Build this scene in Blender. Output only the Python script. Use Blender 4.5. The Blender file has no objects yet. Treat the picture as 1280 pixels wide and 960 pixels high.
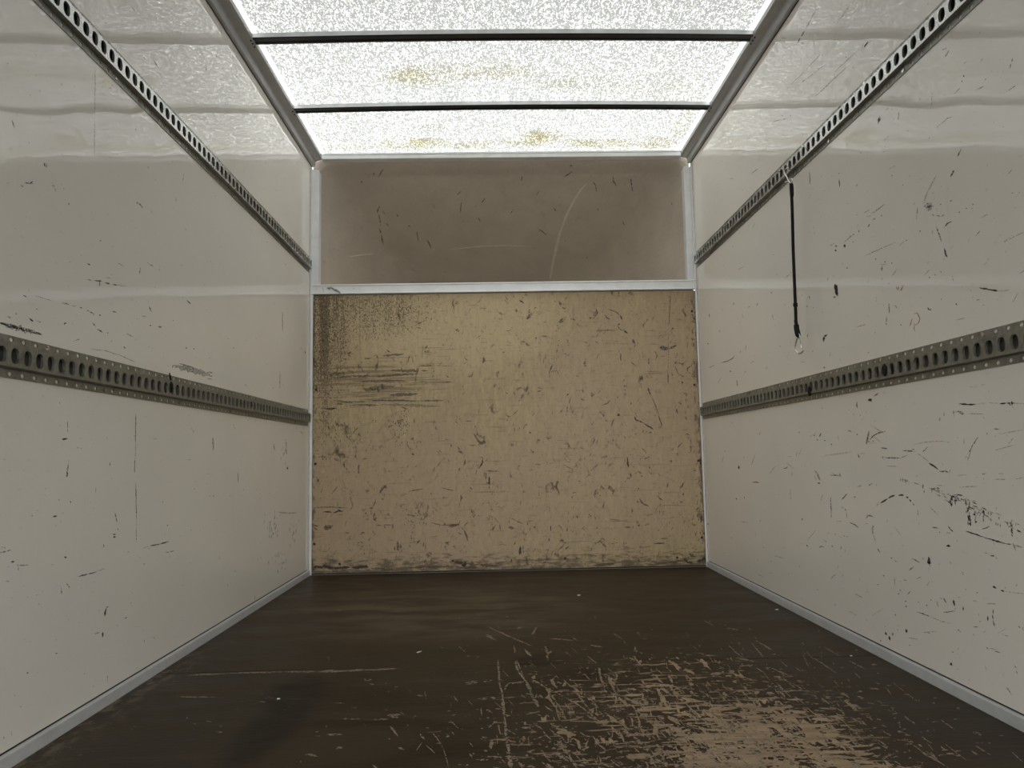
import bpy, bmesh, math, random
import numpy as np
from mathutils import Vector, Matrix

random.seed(7)
SC = bpy.context.scene
COL = SC.collection

# ---------------------------------------------------------------- camera (solved from the photograph, image 1280x960)
FOC = 961.0
PITCH, YAW, ROLL = 0.0936, 0.0230, -0.0187
CAM = Vector((-0.0606, -3.9233, 0.572))
_f = Vector((math.sin(YAW)*math.cos(PITCH), math.cos(YAW)*math.cos(PITCH), math.sin(PITCH)))
_r = Vector((math.cos(YAW), -math.sin(YAW), 0.0))
_u = _r.cross(_f)
c_, s_ = math.cos(ROLL), math.sin(ROLL)
RI, UP, FW = (c_*_r + s_*_u), (-s_*_r + c_*_u), _f
cam = bpy.data.cameras.new('camera')
cam.sensor_fit = 'HORIZONTAL'
cam.sensor_width = 36.0
cam.lens = FOC*36.0/1280.0
cam.clip_start = 0.02
cam_o = bpy.data.objects.new('camera', cam)
COL.objects.link(cam_o)
M = Matrix((RI, UP, -FW)).transposed().to_4x4()
M.translation = CAM
cam_o.matrix_world = M
SC.camera = cam_o

# ---------------------------------------------------------------- sky and added fill sun
SKY_TOP, SKY_HOR, SKY_GROUND = (5.7, 5.75, 5.6), (1.0, 1.01, .98), (0.05, 0.05, 0.045)
SUN_STRENGTH, SUN_ELEV = .40, 7.0
w = bpy.data.worlds.new('overcast_sky')
SC.world = w
w.use_nodes = True
wt = w.node_tree
wt.nodes.clear()
wo = wt.nodes.new('ShaderNodeOutputWorld')
bg = wt.nodes.new('ShaderNodeBackground')
tc = wt.nodes.new('ShaderNodeTexCoord')
sp = wt.nodes.new('ShaderNodeSeparateXYZ')
rp = wt.nodes.new('ShaderNodeValToRGB')
rp.color_ramp.elements[0].position = 0.49
rp.color_ramp.elements[0].color = (*SKY_GROUND, 1)
rp.color_ramp.elements[1].position = 1.0
rp.color_ramp.elements[1].color = (*SKY_TOP, 1)
e = rp.color_ramp.elements.new(0.51)
e.color = (*SKY_HOR, 1)
ma = wt.nodes.new('ShaderNodeMath')
ma.operation = 'MULTIPLY_ADD'
ma.inputs[1].default_value = 0.5
ma.inputs[2].default_value = 0.5
wt.links.new(tc.outputs['Generated'], sp.inputs[0])
wt.links.new(sp.outputs['Z'], ma.inputs[0])
wt.links.new(ma.outputs[0], rp.inputs[0])
wt.links.new(rp.outputs[0], bg.inputs['Color'])
wt.links.new(bg.outputs[0], wo.inputs[0])
sun = bpy.data.lights.new('rear_fill_sun', 'SUN')
sun.energy = SUN_STRENGTH
sun.angle = math.radians(35)
sun.color = (1.0, 0.97, 0.92)
sun_o = bpy.data.objects.new('rear_fill_sun', sun)
COL.objects.link(sun_o)
d = Vector((-0.03, -math.cos(math.radians(SUN_ELEV)), math.sin(math.radians(SUN_ELEV))))   # towards the low sun added behind the open rear to brighten the bulkhead
sun_o.rotation_euler = d.to_track_quat('Z', 'Y').to_euler()
sun_o.location = (0, -9, 2)

vs = SC.view_settings
vs.view_transform = 'Standard'
vs.look = 'None'
vs.gamma = 1.0
vs.use_curve_mapping = False
vs.exposure = 0.86
SC.cycles.max_bounces = 14
SC.cycles.diffuse_bounces = 8
SC.cycles.glossy_bounces = 5
SC.cycles.transmission_bounces = 6
SC.cycles.transparent_max_bounces = 12
SC.cycles.use_denoising = True
SC.cycles.sample_clamp_indirect = 6.0

# ---------------------------------------------------------------- helpers
def ray(px, py):
    return FW + RI*((px-640.0)/FOC) + UP*((480.0-py)/FOC)
def on_x(px, py, v):
    d = ray(px, py); return CAM + d*((v-CAM.x)/d.x)
def on_y(px, py, v):
    d = ray(px, py); return CAM + d*((v-CAM.y)/d.y)
def on_z(px, py, v):
    d = ray(px, py); return CAM + d*((v-CAM.z)/d.z)

def obj(name, bm, mats, parent=None, smooth=False, loc=None):
    me = bpy.data.meshes.new(name)
    bmesh.ops.recalc_face_normals(bm, faces=bm.faces)
    bm.to_mesh(me); bm.free()
    for m in (mats if isinstance(mats, (list, tuple)) else [mats]):
        me.materials.append(m)
    if smooth:
        for p in me.polygons: p.use_smooth = True
    o = bpy.data.objects.new(name, me)
    COL.objects.link(o)
    if parent: o.parent = parent
    if loc: o.location = loc
    return o
def raw(name, verts, faces, mats, parent=None, idx=None, smooth=False):
    me = bpy.data.meshes.new(name)
    me.from_pydata([tuple(v) for v in verts], [], faces)
    for m in (mats if isinstance(mats, (list, tuple)) else [mats]):
        me.materials.append(m)
    if idx is not None: me.polygons.foreach_set('material_index', idx)
    if smooth:
        for p in me.polygons: p.use_smooth = True
    me.update()
    o = bpy.data.objects.new(name, me)
    COL.objects.link(o)
    if parent: o.parent = parent
    return o
def struct(o):
    o['kind'] = 'structure'; return o
def tag(o, label, cat, group=None):
    o['label'] = label; o['category'] = cat
    if group: o['group'] = group
    return o
def thing(name, label, cat, loc=(0, 0, 0), rz=0.0, group=None):
    o = bpy.data.objects.new(name, None)
    COL.objects.link(o)
    o.empty_display_size = 0.05
    o.location = loc; o.rotation_euler = (0, 0, rz)
    return tag(o, label, cat, group)
def add_box(bm, lo, hi, bev=0.0, seg=1):
    r = bmesh.ops.create_cube(bm, size=1.0)
    for v in r['verts']:
        v.co = Vector(((v.co.x+.5)*(hi[0]-lo[0])+lo[0], (v.co.y+.5)*(hi[1]-lo[1])+lo[1], (v.co.z+.5)*(hi[2]-lo[2])+lo[2]))
    if bev:
        es = list({e for v in r['verts'] for e in v.link_edges})
        bmesh.ops.bevel(bm, geom=es, offset=bev, segments=seg, affect='EDGES', profile=0.5)
def box(name, lo, hi, m, parent=None, bev=0.0, seg=1):
    bm = bmesh.new(); add_box(bm, lo, hi, bev, seg)
    return obj(name, bm, m, parent)
def add_prism(bm, prof, axis, a, b, closed=True):
    """sweep a 2D profile along x ('x': profile is y,z) or y ('y': profile is x,z)"""
    def P(p, t): return (t, p[0], p[1]) if axis == 'x' else (p[0], t, p[1])
    A = [bm.verts.new(P(p, a)) for p in prof]
    B = [bm.verts.new(P(p, b)) for p in prof]
    n = len(prof)
    for i in range(n if closed else n-1):
        bm.faces.new((A[i], A[(i+1) % n], B[(i+1) % n], B[i]))
    if closed:
        bm.faces.new(A[::-1]); bm.faces.new(B)
def add_tube(bm, pts, rad, n=8, cap=True):
    pts = [Vector(p) for p in pts]
    rads = rad if isinstance(rad, (list, tuple)) else [rad]*len(pts)
    rings, prev = [], None
    for i, p in enumerate(pts):
        t = (pts[min(i+1, len(pts)-1)] - pts[max(i-1, 0)]).normalized()
        if prev is None:
            a = Vector((0, 0, 1)) if abs(t.z) < .9 else Vector((1, 0, 0))
            nx = t.cross(a).normalized()
        else:
            nx = (prev - t*prev.dot(t)).normalized()
        prev = nx
        ny = t.cross(nx)
        rings.append([bm.verts.new(p + (nx*math.cos(2*math.pi*k/n) + ny*math.sin(2*math.pi*k/n))*rads[i]) for k in range(n)])
    for i in range(len(rings)-1):
        for k in range(n):
            bm.faces.new((rings[i][k], rings[i][(k+1) % n], rings[i+1][(k+1) % n], rings[i+1][k]))
    if cap:
        bm.faces.new(rings[0][::-1]); bm.faces.new(rings[-1])
def smooth_path(pts, n=6):
    pts = [Vector(p) for p in pts]; out = []
    for i in range(len(pts)-1):
        p0, p1, p2, p3 = pts[max(i-1, 0)], pts[i], pts[i+1], pts[min(i+2, len(pts)-1)]
        for k in range(n):
            t = k/n
            out.append(.5*((2*p1) + (p2-p0)*t + (2*p0-5*p1+4*p2-p3)*t*t + (3*p1-p0-3*p2+p3)*t**3))
    out.append(pts[-1]); return out

# ---------------------------------------------------------------- material builder
class Mat:
    def __init__(s, name):
        s.m = bpy.data.materials.new(name); s.m.use_nodes = True
        s.t = s.m.node_tree; s.t.nodes.clear()
        s.out = s.t.nodes.new('ShaderNodeOutputMaterial')
        s.obj = s.t.nodes.new('ShaderNodeTexCoord').outputs['Object']
        s._xyz = None
    def n(s, typ): return s.t.nodes.new(typ)
    def put(s, sock, v):
        if hasattr(v, 'is_output') or isinstance(v, bpy.types.NodeSocket): s.t.links.new(v, sock)
        else:
            if sock.type == 'RGBA' and len(v) == 3: v = (*v, 1)
            sock.default_value = v
    def math(s, op, a, b=None, c=None, clamp=False):
        n = s.n('ShaderNodeMath'); n.operation = op; n.use_clamp = clamp
        for i, v in enumerate((a, b, c)):
            if v is not None: s.put(n.inputs[i], v)
        return n.outputs[0]
    def add(s, a, b): return s.math('ADD', a, b)
    def mul(s, a, b): return s.math('MULTIPLY', a, b)
    def xyz(s):
        if s._xyz is None:
            n = s.n('ShaderNodeSeparateXYZ'); s.put(n.inputs[0], s.obj); s._xyz = n.outputs
        return s._xyz
    def scaled(s, sx, sy, sz, rot=(0, 0, 0), loc=(0, 0, 0)):
        n = s.n('ShaderNodeMapping'); s.put(n.inputs['Vector'], s.obj)
        n.inputs['Scale'].default_value = (sx, sy, sz); n.inputs['Rotation'].default_value = rot; n.inputs['Location'].default_value = loc
        return n.outputs[0]
    def noise(s, vec=None, scale=5, detail=3, rough=.55, dist=0.0):
        n = s.n('ShaderNodeTexNoise'); s.put(n.inputs['Vector'], vec if vec is not None else s.obj)
        n.inputs['Scale'].default_value = scale; n.inputs['Detail'].default_value = detail
        n.inputs['Roughness'].default_value = rough; n.inputs['Distortion'].default_value = dist
        return n.outputs[0]
    def voronoi(s, vec, scale, feature='F1', rand=1.0):
        n = s.n('ShaderNodeTexVoronoi'); n.feature = feature; s.put(n.inputs['Vector'], vec)
        n.inputs['Scale'].default_value = scale; n.inputs['Randomness'].default_value = rand
        return n.outputs['Distance']
    def step(s, v, a, b, lo=0.0, hi=1.0):
        n = s.n('ShaderNodeMapRange'); n.interpolation_type = 'SMOOTHSTEP'
        s.put(n.inputs[0], v)
        for i, q in zip((1, 2, 3, 4), (a, b, lo, hi)): n.inputs[i].default_value = q
        return n.outputs[0]
    def mix(s, f, a, b, typ='MIX'):
        n = s.n('ShaderNodeMix'); n.data_type = 'RGBA'; n.blend_type = typ
        s.put(n.inputs[0], f); s.put(n.inputs[6], a); s.put(n.inputs[7], b)
        return n.outputs[2]
    def blob(s, ca, cb, ra, rb, axes='XZ', rot=0.0, inner=0.3):
        """soft ellipse mask on two object axes, 1 inside, 0 outside"""
        X = s.xyz()
        a = s.math('SUBTRACT', X[axes[0]], ca); b = s.math('SUBTRACT', X[axes[1]], cb)
        if rot:
            c, q = math.cos(rot), math.sin(rot)
            a, b = s.add(s.mul(a, c), s.mul(b, q)), s.add(s.mul(a, -q), s.mul(b, c))
        a, b = s.mul(a, 1/ra), s.mul(b, 1/rb)
        r = s.add(s.mul(a, a), s.mul(b, b))
        return s.step(r, 1.0, inner*inner)
    def maxi(s, *v):
        o = v[0]
        for q in v[1:]: o = s.math('MAXIMUM', o, q)
        return o
    def bump(s, h, dist, strength=1.0, normal=None):
        n = s.n('ShaderNodeBump'); n.inputs['Strength'].default_value = strength; n.inputs['Distance'].default_value = dist
        s.put(n.inputs['Height'], h)
        if normal is not None: s.put(n.inputs['Normal'], normal)
        return n.outputs[0]
    def bsdf(s, color, rough=.5, metal=0.0, ior=1.5, normal=None, coat=0.0, coat_rough=.05, coat_ior=1.5, coat_normal=None, spec=.5):
        n = s.n('ShaderNodeBsdfPrincipled')
        s.put(n.inputs['Base Color'], color); s.put(n.inputs['Roughness'], rough); s.put(n.inputs['Metallic'], metal)
        n.inputs['IOR'].default_value = ior; n.inputs['Specular IOR Level'].default_value = spec
        n.inputs['Coat Weight'].default_value = coat; n.inputs['Coat Roughness'].default_value = coat_rough; n.inputs['Coat IOR'].default_value = coat_ior
        if normal is not None: s.put(n.inputs['Normal'], normal)
        if coat_normal is not None: s.put(n.inputs['Coat Normal'], coat_normal)
        return n.outputs[0]
    def done(s, sh): s.put(s.out.inputs['Surface'], sh); return s.m

def simple(name, col, rough=.5, metal=0.0, var=.12, scale=30, bump=0.0):
    k = Mat(name)
    nz = k.noise(scale=scale, detail=4)
    c = k.mix(k.step(nz, .3, .7), tuple(v*(1-var) for v in col), tuple(min(1, v*(1+var)) for v in col))
    nm = k.bump(nz, bump) if bump else None
    return k.done(k.bsdf(c, rough, metal, normal=nm))

# ---- glossy off-white wall lining with faint dirt; slow waves bend what it mirrors
def wall_material(name, seed, grime_y):
    k = Mat(name)
    off = k.scaled(1, 1, 1, loc=(0, seed, seed*.7))
    base = k.mix(k.step(k.noise(off, 2.2, 4), .3, .7), (.88, .845, .785), (.91, .878, .820))
    streak = k.noise(k.scaled(1, 22, 1.6, loc=(0, seed, 0)), 2.0, 5, .6)
    base = k.mix(k.mul(k.step(streak, .58, .80), .06), base, (.42, .385, .34))
    fine = k.noise(k.scaled(1, 30, 60, rot=(.5, 0, 0), loc=(0, seed, 0)), 1.0, 6, .7)
    base = k.mix(k.mul(k.step(fine, .60, .74), .25), base, (.36, .33, .29))
    spk = k.voronoi(k.scaled(1, 1, 1, loc=(0, seed*2, 0)), 26)
    gate = k.step(k.noise(off, 3.1, 3), .5, .62)
    base = k.mix(k.mul(k.step(spk, .055, .03), k.mul(gate, .75)), base, (.09, .08, .07))
    wave = k.noise(k.scaled(1, 1.0, 1.5, loc=(0, seed, 0)), 4.2, 1, .45)
    fine_w = k.noise(k.scaled(1, 1.0, 1.6, loc=(0, seed, 0)), 16, 1, .55)
    nm2 = k.bump(k.add(wave, k.mul(fine_w, .04)), .0017)
    rough = k.step(k.noise(off, 14, 5, .65), .35, .75, .018, .035)
    return k.done(k.bsdf(base, rough, 0, 1.52, nm2))

# ---- worn plywood bulkhead
def ply_material():
    k = Mat('worn_plywood_lining'); X = k.xyz()
    grain = k.noise(k.scaled(24, 1, 5.0), 2.2, 6, .62, 1.0)
    patch = k.noise(k.scaled(1, 1, .8), 2.6, 5, .6, .4)
    c = k.mix(k.step(grain, .32, .70), (.375, .29, .165), (.475, .375, .22))
    c = k.mix(k.mul(k.step(patch, .46, .70), .42), c, (.33, .247, .155))
    mott = k.noise(k.scaled(9, 1, 7), 2.0, 6, .7, 1.2)
    c = k.mix(k.mul(k.step(mott, .54, .68), .28), c, (.24, .178, .112))
    c = k.mix(k.mul(k.step(mott, .42, .30), .30), c, (.58, .475, .325))
    # clean, paler strip high up in the middle; redder tone lower right
    c = k.mix(k.mul(k.blob(-.28, 1.30, .75, .38), .38), c, (.64, .52, .33))
    c = k.mix(k.mul(k.blob(.65, .75, .7, .8), .45), c, (.43, .325, .235))
    c = k.mix(k.mul(k.blob(-.5, .25, 1.1, .6), .60), c, (.38, .285, .195))
    flecks = k.noise(k.scaled(16, 1, 11, rot=(0, .6, 0)), 2.4, 5, .7, 1.8)
    c = k.mix(k.mul(k.step(flecks, .57, .66), .30), c, (.22, .16, .10))
    c = k.mix(k.mul(k.step(flecks, .42, .34), .28), c, (.58, .47, .33))
    # speckled grime: upper left corner, in runs
    fineg = k.noise(k.scaled(70, 1, 46), 2.2, 4, .7, .8)
    runs = k.noise(k.scaled(11, 1, .35), 2.0, 3, .6)
    g1 = k.maxi(k.blob(-.95, 1.26, .20, .50, inner=.2), k.mul(k.blob(-.72, 1.34, .50, .22, inner=.1), .62), k.mul(k.blob(-.95, .95, .16, .34), .6))
    g1 = k.mul(g1, k.step(runs, .30, .62, .45, 1.0))
    thr = k.add(fineg, k.mul(g1, .26))
    c = k.mix(k.mul(k.step(thr, .60, .72), .82), c, (.085, .058, .036))
    # rubbed horizontal band left of centre, smudges lower down
    hs = k.noise(k.scaled(2.2, 1, 46), 2.0, 5, .62, .3)
    g2 = k.blob(-.70, .955, .45, .155, inner=.15)
    c = k.mix(k.mul(k.step(k.add(hs, k.mul(g2, .17)), .60, .72), .62), c, (.135, .098, .062))
    for (a, b, ra, rb, st) in ((-.565, .80, .10, .11, .09), (-.45, .30, .17, .08, .10), (-.20, .42, .35, .12, .04), (.35, .38, .30, .14, .04),
                               (-.85, .66, .16, .15, .10), (.45, .55, .25, .22, .06), (.18, .40, .2, .12, .03)):
        th = k.add(mott, k.mul(k.blob(a, b, ra, rb, inner=.05), st))
        c = k.mix(k.mul(k.step(th, .60, .70), .5), c, (.10, .072, .045))
    # dirt along the floor and in the corners
    bot = k.step(X['Z'], .15, .0)
    bn = k.noise(k.scaled(7, 1, 26), 2.0, 6, .7)
    c = k.mix(k.mul(k.step(k.add(bn, k.mul(bot, .22)), .56, .78), .75), c, (.060, .043, .028))
    edge = k.maxi(k.step(X['X'], -.955, -.985), k.step(X['X'], .945, .988))
    c = k.mix(k.mul(k.step(k.add(k.noise(k.scaled(20, 1, 9), 2, 5, .7), k.mul(edge, .16)), .60, .74), .7), c, (.085, .06, .04))
    # short fine scratches
    for rot, sd in ((.35, 0), (-.5, 7), (1.25, 3)):
        f = k.noise(k.scaled(14, 1, 90, rot=(0, rot, 0), loc=(sd, 0, sd)), 1.6, 3, .6, 1.0)
        c = k.mix(k.mul(k.step(f, .68, .78), .30), c, (.17, .125, .08))
    nm = k.bump(k.add(grain, mott), .0009)
    return k.done(k.bsdf(c, k.step(grain, .3, .7, .42, .62), 0, 1.45, nm, spec=.35))

# ---- dark coated floor, worn through to pale wood
def floor_material():
    k = Mat('dark_coated_floor'); X = k.xyz()
    n1 = k.noise(k.scaled(1, 2.6, 1), 2.4, 6, .62, .5)
    c = k.mix(k.step(n1, .32, .68), (.023, .0150, .0085), (.052, .037, .022))
    n2 = k.noise(k.scaled(.8, 5, 1), 3.0, 5, .6, .3)
    c = k.mix(k.mul(k.step(n2, .52, .72), .5), c, (.066, .049, .032))
    # drier, dustier area ahead of the joint
    c = k.mix(k.mul(k.blob(-.30, -.95, .75, .65, 'XY', inner=.1), k.step(k.noise(k.scaled(1, 2.4, 1), 3.2, 5, .6, .6), .38, .62)), c, (.092, .070, .047))
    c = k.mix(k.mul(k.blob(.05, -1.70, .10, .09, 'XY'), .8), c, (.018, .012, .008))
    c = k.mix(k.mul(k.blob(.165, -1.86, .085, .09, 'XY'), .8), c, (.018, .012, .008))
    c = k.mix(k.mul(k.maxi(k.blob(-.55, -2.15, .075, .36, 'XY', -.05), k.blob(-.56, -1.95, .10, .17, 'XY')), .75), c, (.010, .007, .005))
    # coating scraped away: flakes lie across the sheet, scratches along it
    m = k.maxi(k.blob(.46, -2.42, .34, .58, 'XY', -.05, inner=.25), k.mul(k.blob(.36, -2.25, .68, .95, 'XY', -.10, inner=.0), .74))
    far = k.mul(k.blob(.42, -1.95, .80, .85, 'XY', 0, inner=.0), .40)
    m = k.maxi(m, far)
    fl = k.noise(k.scaled(1, 1.9, 1, rot=(0, 0, .25)), 15, 5, .62, 1.6)
    fl2 = k.noise(k.scaled(3.4, .7, 1, rot=(0, 0, -.45)), 12, 4, .60, 1.3)
    fl3 = k.noise(k.scaled(.8, 3.2, 1), 14, 4, .62, .9)
    f = k.maxi(fl, k.math('SUBTRACT', fl2, .01), k.math('SUBTRACT', fl3, .015))
    t = k.add(f, k.mul(k.math('SUBTRACT', m, .5), .30))
    worn = k.step(t, .648, .656)
    pale = k.mix(k.step(k.noise(k.scaled(1.2, 7, 1), 6, 6, .65), .3, .7), (.27, .195, .125), (.40, .305, .205))
    c = k.mix(worn, c, pale)
    # stray chips everywhere in the front half
    chips = k.voronoi(k.scaled(1, 2.2, 1), 24)
    gate = k.mul(k.step(k.noise(k.obj, 3.2, 4, .6), .50, .60), k.step(X['Y'], -.9, -1.7))
    c = k.mix(k.mul(k.step(chips, .10, .06), k.mul(gate, .8)), c, (.27, .215, .155))
    # pale scuffing along the left edge
    le = k.mul(k.step(X['X'], -.88, -.985), k.mul(k.step(X['Y'], -1.2, -1.75), k.step(k.noise(k.scaled(2, 1, 1), 16, 5, .7), .46, .62)))
    c = k.mix(k.mul(le, .55), c, (.20, .165, .125))
    h = k.add(k.mul(worn, -.35), k.mul(k.noise(k.scaled(1, 3, 1), 30, 5, .65), .35))
    nm = k.bump(h, .0016)
    rough = k.add(k.step(n1, .3, .7, .33, .50), k.mul(worn, .22))
    return k.done(k.bsdf(c, rough, 0, 1.45, nm, spec=.10))

# ---- translucent GRP roof sheet
def roof_material():
    k = Mat('translucent_fibreglass_roof'); X = k.xyz()
    def strands(rot, loc, sc):
        v = k.scaled(1, .28, 1, rot=(0, 0, rot), loc=loc)
        return k.noise(v, sc, 2, .5, .5)
    f = None
    for i, rot in enumerate((.2, .85, 1.45, 2.1, 2.75)):
        q = strands(rot, (i*3.1, i*1.7, 0), 185)
        f = q if f is None else k.math('MAXIMUM', f, q)
    soft = k.noise(k.obj, 45, 3, .6)
    fib = k.step(k.add(f, k.mul(k.math('SUBTRACT', soft, .5), .30)), .445, .585)
    c = k.mix(fib, (.86, .865, .855), (.165, .168, .165))
    c = k.mix(k.step(k.noise(k.obj, 170, 2, .5), .60, .70), c, (.98, .985, .97))
    st = 0.0
    for (a, b, ra, rb, s) in ((-.36, -.80, .20, .12, .75), (-.1, -.83, .35, .10, .45), (.33, -.73, .28, .10, .35), (.62, -.7, .35, .15, .22),
                              (-.45, -.10, .24, .09, .85), (-.15, -.07, .30, .07, .6), (.2, -.17, .14, .12, 1.0), (.12, -.09, .20, .06, .8),
                              (.50, -.08, .26, .08, .85), (.80, -.09, .15, .09, .8), (-.33, -.29, .12, .05, .35), (-.78, -.07, .2, .05, .4), (.88, -.35, .06, .35, .4)):
        q = k.mul(k.blob(a, b, ra, rb, 'XY', inner=.05), s)
        st = q if isinstance(st, float) else k.maxi(st, q)
    st = k.mul(st, k.step(k.noise(k.obj, 14, 5, .7), .28, .58))
    c = k.mix(k.mul(st, .9), c, k.mix(1.0, c, (.56, .50, .29), 'MULTIPLY'))
    ax = k.math('ABSOLUTE', X['X'])
    edge = k.step(ax, .9285, .9300)
    line = k.mul(k.step(ax, .9255, .9275), k.step(ax, .9305, .9285))
    c = k.mix(edge, c, (.62, .625, .61))
    c = k.mix(k.mul(line, .5), c, (.3, .3, .29))
    tr = k.n('ShaderNodeBsdfTranslucent'); k.put(tr.inputs['Color'], c)
    df = k.n('ShaderNodeBsdfDiffuse'); k.put(df.inputs['Color'], c)
    rf = k.n('ShaderNodeBsdfRefraction'); k.put(rf.inputs['Color'], c); rf.inputs['Roughness'].default_value = .75; rf.inputs['IOR'].default_value = 1.12
    m1 = k.n('ShaderNodeMixShader'); m1.inputs[0].default_value = .30
    k.put(m1.inputs[1], tr.outputs[0]); k.put(m1.inputs[2], df.outputs[0])
    m2 = k.n('ShaderNodeMixShader'); m2.inputs[0].default_value = ROOF_SCATTER
    k.put(m2.inputs[1], m1.outputs[0]); k.put(m2.inputs[2], rf.outputs[0])
    return k.done(m2.outputs[0])
ROOF_SCATTER = .30

def metal_material(name, lo, hi, rough, metal, scale=40, grime=.3):
    k = Mat(name)
    a = k.noise(k.obj, scale, 5, .65)
    c = k.mix(k.step(a, .3, .7), lo, hi)
    c = k.mix(k.mul(k.step(k.noise(k.obj, scale*.35, 6, .7), .5, .7), grime), c, tuple(v*.35 for v in lo))
    r = k.step(a, .3, .7, rough*.8, rough*1.25)
    return k.done(k.bsdf(c, r, metal, normal=k.bump(a, .0004)))

def pod_material():
    k = Mat('bare_fibreglass_lining')
    a = k.noise(k.obj, 5, 6, .65, .6)
    c = k.mix(k.step(a, .3, .7), (.55, .49, .415), (.62, .555, .475))
    f = k.noise(k.scaled(14, 3, 22, rot=(0, .5, 0)), 2, 5, .65)
    c = k.mix(k.mul(k.step(f, .60, .72), .25), c, (.22, .19, .155))
    return k.done(k.bsdf(c, .42, 0, normal=k.bump(k.noise(k.scaled(6, 2, 10), 4, 4, .6), .004)))

def decal_material(name, col, alpha, ragged, scale=220):
    k = Mat(name)
    p = k.bsdf(col, .55)
    tr = k.n('ShaderNodeBsdfTransparent')
    mx = k.n('ShaderNodeMixShader')
    a = k.mul(k.step(k.noise(k.obj, scale, 3, .6), .5-ragged, .5-ragged+.16), alpha)
    k.put(mx.inputs[0], a); k.put(mx.inputs[1], tr.outputs[0]); k.put(mx.inputs[2], p)
    return k.done(mx.outputs[0])

M_WL = wall_material('glossy_offwhite_lining', 0.0, 0)
M_WR = wall_material('glossy_offwhite_lining_scuffed', 5.3, 0)
M_PLY = ply_material()
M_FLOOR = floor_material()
M_ROOF = roof_material()
M_POD = pod_material()
M_ALU = metal_material('dull_aluminium', (.62, .635, .65), (.70, .715, .73), .42, .25, 25, .10)
M_CANT = metal_material('grey_aluminium_rail', (.46, .465, .47), (.54, .545, .55), .42, .35, 18, .10)
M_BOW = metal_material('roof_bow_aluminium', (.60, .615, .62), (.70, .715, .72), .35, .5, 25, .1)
M_GALVU = metal_material('clean_galvanised_steel', (.58, .58, .56), (.72, .72, .70), .26, .62, 18, .15)
M_BACK = simple('dark_slot_backing', (.045, .045, .042), .8, 0, .2, 40)
M_BACKL = simple('grey_slot_backing', (.13, .13, .12), .7, 0, .25, 40)
M_SEAM = simple('pale_lining_ridge', (.74, .68, .595), .5, 0, .06, 40)
M_BLACK = simple('black_underside', (.012, .013, .016), .35, 0, .2, 40)
M_GALV = metal_material('dirty_galvanised_steel', (.225, .228, .20), (.33, .333, .30), .38, .60, 60, .45)
M_ZINC = metal_material('bright_zinc_wire', (.62, .62, .60), (.78, .78, .76), .22, 1.0, 80, .1)
M_WHITE = simple('painted_white_trim', (.80, .82, .835), .32, 0, .04, 20)
M_REAR = simple('grey_unseen_panel', (.30, .30, .29), .5, 0, .05, 10)
M_SEAL = simple('pale_sealant', (.62, .60, .55), .5, 0, .1, 60)
M_GAP = simple('black_joint_gap', (.025, .022, .02), .8, 0, .2, 60)
M_SCREW = simple('dark_screw_steel', (.02, .015, .012), .5, .3, .2, 90)
M_RUBBER = simple('black_woven_cord', (.006, .006, .006), .95, 0, .3, 300, .0006)
M_PAPER = simple('white_paper_scrap', (.74, .72, .66), .7, 0, .06, 60)
M_TAPE = simple('torn_grey_tape', (.22, .22, .19), .4, .2, .4, 90)
S_DARK = decal_material('black_rubber_scuff', (.016, .014, .012), .97, .22)
S_MID = decal_material('grey_brown_scuff', (.060, .050, .041), .82, .14)
S_FAINT = decal_material('faint_grey_scuff', (.13, .113, .095), .58, .10)
S_RED = decal_material('red_brown_mark', (.46, .20, .17), .75, .15)
S_PALE = decal_material('pale_wood_scratch', (.285, .225, .160), .95, .13, 120)
S_BLUE = decal_material('blue_grey_paint_smear', (.035, .055, .070), .9, .12)
S_WHITE = decal_material('pale_scrape', (.80, .78, .73), .6, .1)
P_DARK = decal_material('dark_scratch_in_wood', (.040, .027, .016), .92, .2)
P_MID = decal_material('brown_scratch_in_wood', (.115, .080, .047), .78, .14)
P_FAINT = decal_material('faint_scratch_in_wood', (.165, .120, .072), .60, .10)
SCUFFS = [S_DARK, S_MID, S_FAINT, S_RED, S_PALE, S_BLUE, S_WHITE]
PLY_SCUFFS = [P_DARK, P_MID, P_FAINT]+SCUFFS[3:]

# ================================================================ the load box (setting)
Y0, YR = 0.0, -4.20            # bulkhead face, rear sill
H = 2.104                      # top of the side linings
wall_l = struct(raw('wall_left', [], [], M_WL)); bpy.data.objects.remove(wall_l)
wall_l = struct(box('wall_left', (-1.045, YR, -.03), (-1.0, .03, H), M_WL))
wall_r = struct(box('wall_right', (1.0, YR, -.03), (1.045, .03, H), M_WR))

def arch(x): return .010*(1-(x/.95)**2)

# floor: two sheets butted at a joint, on a dark subframe
floor = struct(box('floor', (-1.0, YR, -.05), (1.0, .03, -.0185), M_GAP))
JY = -1.742
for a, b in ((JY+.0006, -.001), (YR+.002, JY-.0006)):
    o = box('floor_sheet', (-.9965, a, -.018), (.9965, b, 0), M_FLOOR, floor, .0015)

# plywood bulkhead with its screws
front = struct(box('wall_front', (-.985, 0, .008), (.9895, .012, 1.4150), M_PLY))
for px, py in ((395, 487), (394, 580), (392.8, 680), (865, 389), (868, 481), (873, 576), (877.5, 672), (424.5, 705), (566, 701), (706.5, 698), (846.5, 697)):
    p = on_y(px, py, 0)
    bm = bmesh.new()
    bmesh.ops.create_cone(bm, cap_ends=True, segments=10, radius1=.0068, radius2=.0050, depth=.0026)
    bmesh.ops.rotate(bm, verts=bm.verts, matrix=Matrix.Rotation(math.pi/2, 3, 'X'))
    obj('screw', bm, M_SCREW, front, loc=(p.x, -.0010, p.z))
# steel packing behind the plywood edges so no gap looks through
struct(box('trim_1', (-1.0, .0125, 0), (1.0, .03, 1.415), M_GAP))

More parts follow.
